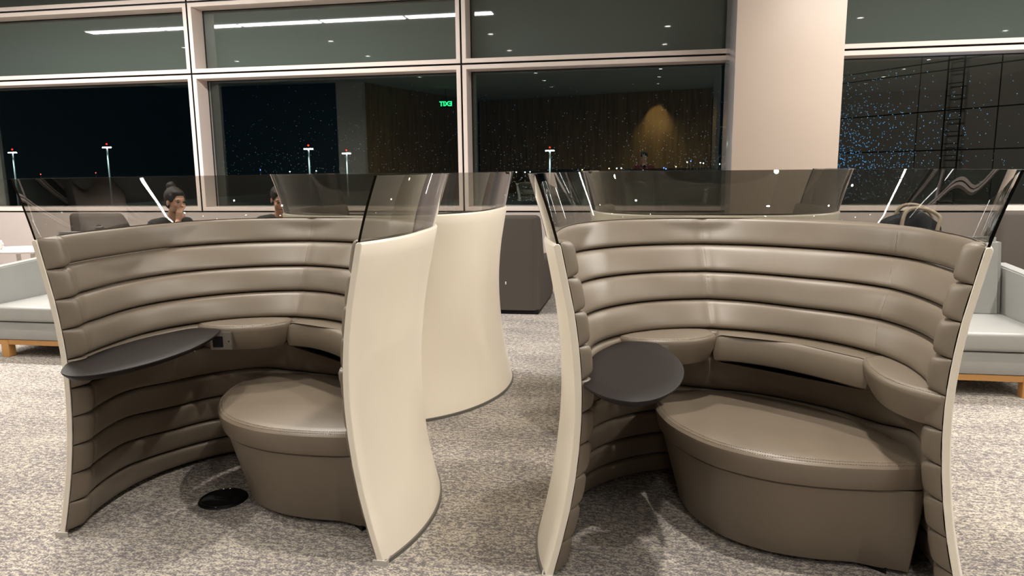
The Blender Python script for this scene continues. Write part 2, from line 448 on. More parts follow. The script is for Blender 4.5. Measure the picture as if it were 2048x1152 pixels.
def build_booth():
    root = empty('booth')
    build_shell(root); build_strip(root); build_glass(root)
    for k in range(10): build_band(k, root)
    # brackets at the two feet
    for sgn in (-1, 1):
        e = th_end(0); x, y = pol(e, r_out(e, 0)); x = abs(x)
        mb = MB()
        a = (x - .045) * sgn; b = (x + .012) * sgn
        mb.box(min(a, b), max(a, b), -.006, .0, .0, .022)
        mb.box(min(b, b - sgn * .004), max(b, b - sgn * .004), -.006, .05, .0, .022)
        mb.build('foot_bracket', M['bracket'], root, smooth=False)
    # seat
    front = [(-.315, .80), (-.312, .69), (-.288, .58), (-.252, .485), (-.195, .39), (-.12, .30), (-.02, .228), (.115, .172), (.27, .147), (.43, .148), (.54, .165), (.64, .20)]
    back = [(.66, .34)] + [pol(math.radians(t), r) for t, r in ((2, .60), (15, .58), (30, .56), (48, .55), (66, .55), (84, .575), (98, .60), (110, .615))] + [(-.29, .88)]
    poly = spline(front + back, 8)
    wt = np.array([1 - .6 * sm((p[0] - .40) / .26) for p in poly])
    base = loft(poly, [(.02, .128 * wt), (.028, .118 * wt), (.20, .072 * wt), (.345, .034 * wt), (.352, .038 * wt + .002)])
    base.build('seat_base', M['leather'], root)
    MB.build(loft(poly, [(.0, .17), (.03, .17)]), 'seat_plinth', M['black'], root)
    cu = loft(poly, [(.354, .034), (.357, .022), (.366, .016), (.40, .008), (.432, .001), (.444, .002), (.4515, .009), (.4535, .012), (.4545, .0155), (.4580, .020), (.4610, .03)], top=.012, rings=8)
    cush = cu.build('seat_cushion', M['leather_seat'], root)
    inner = offset(poly, .012)
    path = [(p[0], p[1], .4552) for p in inner][0:len(front) * 8 - 4]
    stitches(path, cush)
    path = [(p[0], p[1], .4600) for p in offset(poly, .024)][0:len(front) * 8 - 4]
    stitches(path, cush)
    # lumbar pad
    po = [pol(math.radians(t), r) for t, r in ((97, .432), (85, .408), (70, .387), (55, .377), (40, .382), (25, .408), (13, .450), (8, .480))] + \
         [pol(math.radians(t), r) for t, r in ((10, .56), (30, .55), (55, .55), (80, .56), (95, .57))]
    po = spline(po[:8], 6, False) + spline(po[8:], 4, False)
    lp = loft(po, [(.636, .022), (.639, .008), (.648, -.004), (.675, -.011), (.71, -.008), (.736, .000), (.750, .005), (.757, .012), (.760, .024)], top=.001, rings=4)
    lp.build('lumbar_pad', M['leather'], root)
    # armrests
    def arm(pts, npath):
        q = spline(pts, 8)
        a = loft(q, [(.640, .05), (.645, .036), (.66, .026), (.70, .010), (.738, .001), (.752, .001), (.760, .006), (.7625, .010), (.763, .013), (.7665, .018)], top=.004, rings=6)
        ao = a.build('armrest', M['leather'], root)
        stitches([(p[0], p[1], .7645) for p in offset(q, .0115)][npath[0] * 8:npath[1] * 8], ao)
        return ao
    arm([(.475, .49), (.455, .42), (.445, .33), (.449, .23), (.472, .145), (.515, .07), (.575, .012), (.618, .03), (.64, .2), (.64, .4), (.58, .53)], (0, 6))
    al = arm([(-.052, .835), (-.075, .775), (-.135, .715), (-.215, .678), (-.30, .66), (-.38, .665), (-.45, .69), (-.52, .76), (-.44, .84), (-.28, .92), (-.10, .93)], (0, 7))
    # power outlet let into the left armrest face
    pe = bpy.data.objects.new('power_outlet', None)
    ang = math.radians(10); cx, cyy = -.312, .6560
    def rb(mb, u0, u1, d0, d1, z0, z1, b=0, mi=0):
        bm = bmesh.new(); bmesh.ops.create_cube(bm, size=1)
        for vv in bm.verts: vv.co = Vector(((u0 + u1) / 2 + vv.co.x * (u1 - u0), (d0 + d1) / 2 + vv.co.y * (d1 - d0), (z0 + z1) / 2 + vv.co.z * (z1 - z0)))
        if b: bmesh.ops.bevel(bm, geom=list(bm.edges), offset=b, segments=2, affect='EDGES')
        R = Matrix.Translation((cx, cyy, 0)) @ Matrix.Rotation(ang, 4, 'Z')
        mb.frombm(bm, mi, R)
    bpy.data.objects.remove(pe)
    mb = MB(); rb(mb, -.058, .048, -.010, .02, .655, .742, .003); po_ = mb.build('power_outlet', M['plate'], root)
    mb = MB(); rb(mb, -.045, .005, -.0125, .0, .668, .722, .002); mb.build('socket', M['black'], po_)
    mb = MB(); rb(mb, .030, .036, -.012, .0, .694, .700, .0); mb.build('screw', M['black'], po_)
    # table
    tp = [(-.580, .02), (-.553, -.05), (-.50, -.125), (-.44, -.163), (-.385, -.165), (-.325, -.12), (-.268, -.02), (-.234, .11), (-.222, .26), (-.235, .39), (-.262, .51), (-.298, .615), (-.320, .650),
          (-.39, .665), (-.47, .65), (-.53, .53), (-.57, .40), (-.585, .22)]
    q = spline(tp, 6)
    t = loft(q, [(.730, .026), (.733, .018), (.747, .003), (.752, .0), (.755, .001), (.7565, .004)], top=0, rings=2)
    t.build('table_top', M['table'], root, auto=30)
    # stitched seams up the back of the lining
    for fn in (lambda z: SEAM1, seam2):
        for k in range(4):
            for off in (-.007, .007):
                pts = []
                for j in range(9):
                    qf = .14 + .72 * j / 8; z = ZB[k] + (ZB[k + 1] - ZB[k]) * qf; th = fn(z)
                    g = .017 * abs(2 * qf - 1) ** 5
                    rin = r_in(th, z); r = min(min(r_crest(th, z), rin - .028) + g, rin - .002)
                    g2 = (.009 if fn(1.0) == SEAM1 else .005) * math.exp(-(.007 / .015) ** 2)
                    x, y = pol(th + off / r, r + g2 - .0008); pts.append((x, y, z))
                stitches(pts, root, r=.0009)
    return root

booth = build_booth()
XR, XL, YF, YB = .383, -1.67, 2.4475, 5.28
G = 'curved work booths'
b2 = copy_tree(booth); b3 = copy_tree(booth); b4 = copy_tree(booth)
booth.location = (XL, YF, 0); tag(booth, 'front left curved booth, taupe leather lining, white shell seen from its right side', 'booth', G)
b2.location = (XR, YF, 0); tag(b2, 'front right curved booth, open side facing us, full seat and dark round table visible', 'booth', G)
b3.location = (XL + .055, YB - .07, 0); b3.scale.x = .91; b3.rotation_euler.z = PI; tag(b3, 'white backed booth standing behind the front left booth, turned away', 'booth', G)
b4.location = (XR + .02, YB - .03, 0); b4.scale.x = .975; b4.rotation_euler.z = PI; tag(b4, 'booth mostly hidden behind the front right booth, its glass rim showing', 'booth', G)

for ch in booth.children:      # the front left booth's own right armrest is slimmer
    if ch.name.startswith('armrest') and sum(v.co.x for v in ch.data.vertices) > 0:
        for o in [ch] + list(ch.children):
            o.data = o.data.copy()
            for v in o.data.vertices:
                if v.co.x < .555: v.co.x = .555 + (v.co.x - .555) * .12

# floor box in the left booth
fb = empty('floor_outlet', (-1.895, 2.875, 0), label='round black floor outlet on the carpet beside the left booth seat', cat='floor outlet')
mb = MB(); mb.cyl((0, 0, 0), (0, 0, .007), .110, .106, 48); mb.build('lid', M['black'], fb)
mb = MB(); mb.tube([(.098 * math.cos(t), .098 * math.sin(t), .008) for t in np.linspace(0, 2 * PI, 49)[:-1]], .003, 6, closed=True); mb.build('rim_ring', M['blackgloss'], fb)
mb = MB(); mb.box(-.04, .04, -.012, .012, .007, .010, .002); mb.build('handle', M['blackgloss'], fb)

# ------------------------------------------------------------------ room shell
D = 8.8
GX = [-12.93, -9.35, -5.773, -2.19, 1.39, 4.97, 8.55]
GZ = [.981, 2.752, 3.637, 4.06]
H = 4.0
def slab(name, x0, x1, y0, y1, z0, z1, m, b=0):
    return struct(MB().box(x0, x1, y0, y1, z0, z1, b).build(name, m, smooth=b > 0))
slab('floor', -14.2, 10.2, -9.6, 9.2, -.1, 0, M['carpet'])
slab('ceiling', -14.2, 10.2, -9.6, 9.2, H, H + .12, M['ceiling'])
slab('wall_front', -14.2, 10.2, D, D + .3, 0, GZ[0] - .008, M['wallpaint'])
slab('wall_left', -14.3, -14.1, -9.6, 9.2, 0, H, M['darkwall'])
slab('wall_right', 10.1, 10.3, -9.6, 9.2, 0, H, M['dimwall'])
slab('wall_back', -14.2, 10.2, -9.7, -9.5, 0, H, M['darkwall'])
def wall_between(name, p, q, t, m, z1=H):
    a = Vector((*p, 0)); b = Vector((*q, 0)); d = (b - a).normalized(); n = Vector((-d.y, d.x, 0)) * t
    v = [a, b, b + n, a + n]; v = v + [u + Vector((0, 0, z1)) for u in v]
    return struct(mobj(name, v, [(0, 1, 2, 3), (4, 5, 6, 7), (0, 1, 5, 4), (1, 2, 6, 5), (2, 3, 7, 6), (3, 0, 4, 7)], m, smooth=False))
wall_between('wall_wood', (-6.1, -9.0), (2.1, -6.6), -.1, M['wood'])
wall_between('wall_side_wood', (-7.95, -2.3), (-6.15, -9.0), -.1, M['wood'])
slab('wall_dark_left', -14.1, -8.75, -2.4, -2.2, 0, H, M['darkwall'])
slab('trim_1', -8.75, -7.95, -2.5, -2.1, 0, H, M['wallpaint'])
# column
wc = slab('wall_column', .888, 1.925, 7.9, D + .1, 0, H, M['column'], .004)
wc.data.materials.append(M['column_side'])
for p in wc.data.polygons:
    if p.normal.x < -.9: p.material_index = 1
# windows
n = 0
for i in range(len(GX) - 1):
    for j in range(3):
        n += 1
        x0, x1, z0, z1 = GX[i] + .0105, GX[i + 1] - .0105, GZ[j] + .0105, GZ[j + 1] - .0105
        FW = .052; Y0, Y1 = D, D + .25
        bm = bmesh.new()
        mb = MB()
        def ring(y, ins): return [(x0 + ins, y, z0 + ins), (x1 - ins, y, z0 + ins), (x1 - ins, y, z1 - ins), (x0 + ins, y, z1 - ins)]
        R = [ring(Y0 + .004, 0), ring(Y0, .004), ring(Y0, FW - .004), ring(Y0 + .004, FW), ring(Y1, FW), ring(Y1 + .05, FW), ring(Y1 + .05, 0)]
        v = [p for r in R for p in r]; f = []
        L = len(R)
        for a in range(L):
            b = (a + 1) % L
            for k in range(4): f.append((a * 4 + k, a * 4 + (k + 1) % 4, b * 4 + (k + 1) % 4, b * 4 + k))
        w = struct(mobj('window_%d' % n, v, f, [M['frame'], M['gap']], smooth=False, fm=[1 if q // 4 >= L - 2 else 0 for q in range(len(f))]))
        MB().box(x0 + FW, x1 - FW, Y1 + .004, Y1 + .032, z0 + FW, z1 - FW).build('pane', M['window_glass'] if j == 0 else M['reflect_pane'], w, smooth=False)
        gk = MB(); t = .012
        a0, a1, c0, c1 = x0 + FW, x1 - FW, z0 + FW, z1 - FW
        gk.box(a0, a0 + t, Y1 - .006, Y1 + .003, c0, c1); gk.box(a1 - t, a1, Y1 - .006, Y1 + .003, c0, c1)
        gk.box(a0 + t, a1 - t, Y1 - .006, Y1 + .003, c1 - t, c1)
        gk.build('gasket', M['gap'], w, smooth=False)
for k, x in enumerate(GX): slab('trim_%d' % (k + 2), x - .0100, x + .0100, D + .03, D + .28, GZ[0], H, M['gap'])
for k, z in enumerate(GZ[:3]): slab('trim_%d' % (k + 10), -14, 10, D + .031, D + .281, z - .0100, z + .0100, M['gap'])

# ------------------------------------------------------------------ ceiling lights
M['lamp'] = emission('lamp_diffuser', (1, .95, .88), 22)
M['tube'] = emission('tube_diffuser', (.88, 1.0, .97), 9)
dl = empty('ceiling_light')
mb = MB(); mb.tube([(.062 * math.cos(t), .062 * math.sin(t), -.004) for t in np.linspace(0, 2 * PI, 25)[:-1]], .008, 6, closed=True); mb.build('trim_ring', M['white'], dl)
mb = MB(); mb.cyl((0, 0, -.004), (0, 0, -.001), .050, n=24); mb.build('diffuser', M['lamp'], dl)
CX = [-9.2, -6.05, -2.87, .37, 3.6, 6.7]; CYs = [4.25, 2.3, .4, -1.5, -3.2, -4.9, -6.6]
first = True
DL_POWER = 24
for i, x in enumerate(CX):
    for j, y in enumerate(CYs):
        if j >= 3 and (x < -7 or (x < -5 and y < -2.2)): continue
        if x > -5 and x < 3 and y < -6.2: continue
        o = dl if first else copy_tree(dl); first = False
        o.location = (x, y, H - .001)
        tag(o, 'small round recessed ceiling downlight, mirrored in the window panes', 'ceiling light', 'ceiling downlights')
        if j > 4: continue
        L = bpy.data.lights.new('downlight_lamp', 'AREA'); L.shape = 'DISK'; L.size = .11
        L.energy = DL_POWER * (.95, 1.25, .27, .14, .2, .2, .2)[j] * (1 if not (-4 < x < -1 and j in (1, 2)) else .45)
        L.color = (1, .925, .83); L.spread = math.radians(140)
        lo = bpy.data.objects.new('downlight_lamp', L); COL.objects.link(lo); lo.parent = o; lo.location = (0, 0, -.012)
ll = empty('linear_light')
mb = MB(); mb.box(-.72, .72, -.12, .12, -.05, 0, .004); mb.build('housing', M['white'], ll)
mb = MB(); mb.box(-.71, .71, -.105, .105, -.056, -.0505); mb.build('diffuser', M['tube'], ll)
for k in range(10):
    o = ll if k == 0 else copy_tree(ll)
    o.location = (-3.12 - 1.46 * k if k < 5 else 2.2 + 1.46 * (k - 5), 6.3, H)  # right-hand run is added out of view to light column and frames
    tag(o, 'long bright linear ceiling light running along the window wall, left run mirrored in the upper panes, right run added for light', 'ceiling light', 'linear ceiling lights')
    L = bpy.data.lights.new('linear_lamp', 'AREA'); L.shape = 'RECTANGLE'; L.size = 1.4; L.size_y = .2; L.energy = 62 if k < 5 else 34; L.color = (1, .93, .87)
    lo = bpy.data.objects.new('linear_lamp', L); COL.objects.link(lo); lo.parent = o; lo.location = (0, 0, -.06)
# accent spot on the wood wall
L = bpy.data.lights.new('accent_spot', 'SPOT'); L.energy = 620; L.color = (1, .80, .42); L.spot_size = math.radians(72); L.spot_blend = 1; L.shadow_soft_size = .04
lo = bpy.data.objects.new('accent_spot', L); COL.objects.link(lo); lo.location = (.3, -6.76, 3.93); look(lo, (0.04, -.14, -1))
# exit sign on the side wall, lettering facing the windows
ex = empty('exit_sign', (-6.12, -4.4, 3.52), PI, label='green lit EXIT sign hanging from the ceiling, mirrored in the window', cat='sign')
MB().box(-.18, .18, -.02, .02, -.11, .11, .004).build('housing', M['black'], ex)
cu = bpy.data.curves.new('exit_text', 'FONT'); cu.body = 'EXIT'; cu.size = .20; cu.align_x = 'CENTER'; cu.align_y = 'CENTER'; cu.extrude = .003; cu.offset = .004
to_ = bpy.data.objects.new('t', cu); COL.objects.link(to_); bpy.context.view_layer.update()
tm = bpy.data.meshes.new_from_object(to_.evaluated_get(bpy.context.evaluated_depsgraph_get())); bpy.data.objects.remove(to_)
to = bpy.data.objects.new('lettering', tm); COL.objects.link(to); to.parent = ex
to.location = (0, -.024, 0); to.rotation_euler = (PI / 2, 0, 0)
tm.materials.clear(); tm.materials.append(emission('exit_green', (.02, 1.0, .25), 14))
MB().cyl((0, 0, .11), (0, 0, .48), .01).build('stem', M['black'], ex)

# ------------------------------------------------------------------ sofas
def sofa(name, x0, x1, label):
    """two-seat sofa facing -Y, front at Y = 5.0"""
    yf, yb = 5.0, 5.95; cx = (x0 + x1) / 2
    r = empty(name, (cx, yf, 0), label=label, cat='sofa', group='grey leather sofas')
    w = (x1 - x0) / 2; aw = .10
    MB().box(-w + .01, w - .01, .02, yb - yf - .02, .15, .30, .012).build('base', M['sofa'], r)
    MB().box(-w + aw, w - aw, .0, .70, .305, .432, .028, seg=4).build('seat_cushion', M['sofa'], r)
    # reclined back cushion
    v = []; 
    mb = MB(); bm = bmesh.new(); bmesh.ops.create_cube(bm, size=1)
    for q in bm.verts:
        z = .40 if q.co.z < 0 else .975
        y = (.655 if q.co.y < 0 else .86) + (.0 if q.co.z < 0 else .09) - (.06 if (q.co.y > 0 and q.co.z > 0) else 0)
        q.co = Vector((q.co.x * 2 * (w - aw - .015), y, z))
    bmesh.ops.bevel(bm, geom=list(bm.edges), offset=.035, segments=4, affect='EDGES'); mb.frombm(bm)
    mb.build('back_cushion', M['sofa'], r)
    for s in (-1, 1):
        mb = MB(); bm = bmesh.new(); bmesh.ops.create_cube(bm, size=1)
        for q in bm.verts:
            z = .16 if q.co.z < 0 else (.725 if q.co.y < 0 else .775)
            y = .03 if q.co.y < 0 else .93
            q.co = Vector((s * (w - aw / 2) + q.co.x * aw, y, z))
        bmesh.ops.bevel(bm, geom=list(bm.edges), offset=.010, segments=2, affect='EDGES'); mb.frombm(bm)
        mb.build('arm', M['sofa'], r)
    MB().box(-w + .02, w - .02, .03, .08, .105, .148, .003).build('front_rail', M['oak'], r, smooth=False)
    MB().box(-w + .02, w - .02, .84, .89, .105, .148, .003).build('back_rail', M['oak'], r, smooth=False)
    for sx in (-1, 1):
        for y in (.025, .83):
            MB().box(sx * (w - .20) - .035, sx * (w - .20) + .035, y, y + .07, 0, .146, .003).build('leg', M['oak'], r, smooth=False)
    return r
sofa('sofa', -5.40, -3.75, 'grey leather sofa with oak legs at the left edge, behind the front left booth')
sofa('sofa', 1.22, 2.67, 'grey leather sofa with tall back at the right edge, beyond the front right booth')

# ------------------------------------------------------------------ fabric armchairs (tall back, swept arms)
def armchair(name, w, label, loc, rz=0, h=1.03, dp=.86):
    r = empty(name, loc, rz, label=label, cat='armchair', group='tall grey fabric armchairs')
    # plan: U, open towards +Y
    hw = w / 2; R = .10; T = .13
    path = []
    def arc(cx, cy, a0, a1, n=8):
        for i in range(n + 1):
            a = a0 + (a1 - a0) * i / n; path.append((cx + R * math.cos(a), cy + R * math.sin(a)))
    for y in np.linspace(dp, R + .02, 14): path.append((-hw, y))
    arc(-hw + R, R, PI, 1.5 * PI)
    for x in np.linspace(-hw + R + .02, hw - R - .02, 8): path.append((x, 0))
    arc(hw - R, R, 1.5 * PI, 2 * PI)
    for y in np.linspace(R + .02, dp, 14): path.append((hw, y))
    P = np.array(path); t = np.gradient(P, axis=0); t /= np.linalg.norm(t, axis=1)[:, None]; nr = np.stack([-t[:, 1], t[:, 0]], 1)
    v = []; f = []; prof = []
    K = 12
    for p, nn in zip(P, nr):
        yy = p[1]
        top = .52 + (h - .52) * (1 - sm((yy - .08) / .42)) ** 1.3 
        lean = .0
        rt = .045
        pts = [(0, .045), (0, .2), (0, .45 * top + .1), (0, top - rt)]
        for a in (20, 45, 70, 90): pts.append((rt * (1 - math.cos(math.radians(a))), top - rt + rt * math.sin(math.radians(a))))
        for a in (90, 70, 45, 20): pts.append((T - rt * (1 - math.cos(math.radians(a))), top - rt + rt * math.sin(math.radians(a))))
        pts += [(T, top - rt), (T, .3), (T, .045)]
        K = len(pts)
        for d, z in pts: v.append((p[0] + nn[0] * d, p[1] + nn[1] * d, z))
    N = len(P)
    for i in range(N - 1):
        for k in range(K): f.append((i * K + k, i * K + (k + 1) % K, (i + 1) * K + (k + 1) % K, (i + 1) * K + k))
    f += [tuple(range(K)), tuple(range((N - 1) * K, N * K))]
    mobj('wrap_back', v, f, M['fabric'], r, True, None, None, 55)
    MB().box(-hw + T, hw - T, T, dp - .01, .05, .42, .04, seg=4).build('seat_cushion', M['fabric'], r)
    MB().box(-hw + .015, hw - .015, .02, dp - .02, 0.0, .05, .004).build('plinth', M['black'], r)
    return r
a1 = armchair('armchair', .86, 'dark grey fabric armchair with tall back, in the gap between the booths', (-1.47, 7.32, 0), 0, 1.03, 1.12)
MB().box(.070, .082, -.003, .002, .315, .345, .001).build('fabric_tag', M['white'], a1)
armchair('armchair', .90, 'grey fabric armchair at the right edge, behind the sofa and bag', (3.82, 7.75, 0), 0, 1.05, .84)
armchair('armchair', .70, 'dark fabric armchair seen through left booth glass, beside the person with hair bun', (-6.44, 7.6, 0), 0, 1.03, .80)

# ------------------------------------------------------------------ side tables, cup, bag
def side_table(loc, w, d, h, label):
    r = empty('side_table', loc, label=label, cat='side table', group='white side tables')
    q = spline([(w / 2 * math.cos(t), d / 2 * math.sin(t)) for t in np.linspace(0, 2 * PI, 17)[:-1]], 3)
    loft(q, [(h - .022, .01), (h - .016, .002), (h - .004, 0), (h, .004)], rings=1).build('top', M['white'], r)
    for a in (.25, .75, 1.25, 1.75):
        x, y = w * .36 * math.cos(a * PI), d * .36 * math.sin(a * PI)
        MB().cyl((x, y, 0), (x, y, h - .02), .022, n=14).build('leg', M['white'], r)
    return r
side_table((-6.45, 6.62, 0), .95, .62, .72, 'white oval side table at the left edge, above the sofa arm')
side_table((2.32, 6.95, 0), .70, .55, .655, 'white side table under the navy bag, hidden behind the right booth')
cup = empty('cup', (-6.66, 6.50, .72), label='white mug standing on the white table at the left edge', cat='cup')
v = []; f = []; pr = [(.0, .0), (.034, .0), (.040, .01), (.043, .05), (.044, .095), (.041, .095), (.039, .05), (.036, .012), (0, .010)]
for i in range(28):
    t = 2 * PI * i / 28
    for r_, z in pr: v.append((r_ * math.cos(t), r_ * math.sin(t), z))
k = len(pr)
for i in range(28):
    for j in range(k - 1): f.append((i * k + j, i * k + j + 1, ((i + 1) % 28) * k + j + 1, ((i + 1) % 28) * k + j))
mobj('cup_body', v, f, M['china'], cup)
MB().tube([(.043 + .030 * math.sin(t), 0, .05 + .030 * math.cos(t)) for t in np.linspace(0, PI, 12)], .006, 8).build('handle', M['china'], cup)

bag = empty('bag', (2.32, 6.93, .657), label='navy tote bag with beige straps standing beyond the right booth', cat='bag')
bm = bmesh.new(); bmesh.ops.create_cube(bm, size=1); bmesh.ops.subdivide_edges(bm, edges=list(bm.edges), cuts=5, use_grid_fill=True)
for q in bm.verts:
    x, y, z = q.co
    zz = z + .5
    wob = .012 * math.sin(9 * x + 4 * zz) + .008 * math.sin(17 * y + 5)
    q.co = Vector((x * .50 * (1 - .10 * zz) + wob, y * (.24 - .08 * zz) + wob, zz * (.40 + .06 * math.cos(5.5 * x) + .02 * math.sin(11 * x)) + .001))
mb = MB(); mb.frombm(bm); bo = mb.build('body', M['navy'], bag, auto=None)
bo.modifiers.new('s', 'SUBSURF').levels = 1; bo.modifiers['s'].render_levels = 2
for s, dz in ((-1, 0), (1, .02)):
    pts = spline([(-.10, s * .105, .05), (-.10, s * .10, .34), (-.05, s * .085, .455 + dz), (.08, s * .06, .465 + dz), (.20, s * .08, .40), (.19, s * .10, .30), (.12, s * .112, .05)], 8, False)
    v = []; f = []
    for i, p in enumerate(pts):
        a = pts[min(i + 1, len(pts) - 1)] - pts[max(i - 1, 0)]; a = a / np.linalg.norm(a)
        sd = np.cross(a, (0, 1, 0)); sd /= np.linalg.norm(sd)
        for du, dn in ((-.016, -.003), (.016, -.003), (.016, .003), (-.016, .003)): v.append(tuple(p + sd * du + np.array((0, dn * 1., 0)) + np.array((0, s * .006, 0))))
    for i in range(len(pts) - 1):
        for k in range(4): f.append((i * 4 + k, i * 4 + (k + 1) % 4, i * 4 + 4 + (k + 1) % 4, i * 4 + 4 + k))
    f += [(0, 1, 2, 3), tuple(len(v) - 4 + k for k in range(4))]
    mobj('strap', v, f, M['strap'], bag)

# ------------------------------------------------------------------ people
def limb(mb, pts):
    """chain of tapered capsules: [(xyz, r)...]"""
    for (a, ra), (b, rb) in zip(pts, pts[1:]):
        mb.cyl(a, b, ra, rb, 16); 
    for a, ra in pts: mb.ico(a, ra, sub=2)
def fuse(mb, name, mat, parent, vox=.007, smooth=6):
    o = mb.build(name, mat, parent, auto=None)
    r = o.modifiers.new('r', 'REMESH'); r.mode = 'VOXEL'; r.voxel_size = vox; r.use_smooth_shade = True
    s = o.modifiers.new('s', 'SMOOTH'); s.factor = .5; s.iterations = smooth
    return o
def head_into(mb, M4):
    """head about the point between the ears; faces +X, Z up; face height ~.22"""
    def I(c, r, sc=(1, 1, 1)): mb.ico(M4 @ Vector(c), r, sc, 3, M=M4.to_3x3())
    I((-.012, 0, .045), .092, (1.05, .84, 1.0))      # skull
    I((.030, 0, -.01), .070, (.92, .86, 1.15))       # face
    I((.052, 0, -.078), .030, (1.05, 1.15, .85))     # chin
    I((.020, .040, -.052), .034, (1.2, .55, .9)); I((.020, -.040, -.052), .034, (1.2, .55, .9))
    I((.080, 0, .038), .030, (.55, 1.7, .6))         # brow
    I((.098, 0, .004), .013, (.9, .62, 2.0)); I((.108, 0, -.012), .0125, (1, 1.05, .8))   # nose
    I((.070, .034, -.012), .024, (.8, .9, .9)); I((.070, -.034, -.012), .024, (.8, .9, .9))  # cheeks
    I((.086, 0, -.044), .014, (.8, 1.9, .75))        # mouth mound
    for s in (-1, 1): I((-.002, s * .080, .000), .024, (.75, .32, 1.25))   # ears
def face_parts(M4, par):
    for s in (-1, 1):
        mb = MB(); mb.ico(M4 @ Vector((.0905, s * .031, .018)), .0085, (.6, 1.5, .75), 2, M=M4.to_3x3()); mb.build('eye', M['eye'], par)
        mb = MB(); mb.tube([M4 @ Vector((.093 - .006 * abs(t), s * (.016 + .03 * (t + 1) / 2), .037 + .006 * (1 - t * t))) for t in np.linspace(-1, 1, 6)], .0035, 6); mb.build('eyebrow', M['hair'], par)
    mb = MB(); mb.ico(M4 @ Vector((.0965, 0, -.045)), .010, (.45, 2.1, .62), 2, M=M4.to_3x3()); mb.build('lips', M['lips'], par)
def hand_into(mb, wrist, d, n, curl=.6, sc=1.0, thumb=1):
    """palm direction d, palm normal n (side the fingers curl to)"""
    d = Vector(d).normalized(); n = Vector(n).normalized(); s = d.cross(n).normalized()
    w = Vector(wrist)
    for k in range(4):
        off = (k - 1.5) * .019 * sc; base = w + d * .085 * sc + s * off
        limb(mb, [(w + s * off * .6, .015 * sc), (base, .011 * sc)])
        Ls = [(.040, .026, .02), (.044, .029, .022), (.041, .027, .02), (.032, .021, .018)][k]
        p = base; a = .15
        ch = [(p, .0095 * sc)]
        for q in Ls:
            a += curl * (.7 + .1 * k); p = p + (d * math.cos(a) + n * math.sin(a)) * q * sc; ch.append((p, .0085 * sc))
        limb(mb, ch)
    b = w + d * .03 * sc + s * (-.03 * thumb) * sc
    limb(mb, [(w + d * .012, .014 * sc), (b, .0125 * sc), (b + (d * .7 - s * thumb * .45 + n * .5).normalized() * .035 * sc, .0105 * sc), (b + (d * .8 - s * thumb * .1 + n * .7).normalized() * .062 * sc, .009 * sc)])

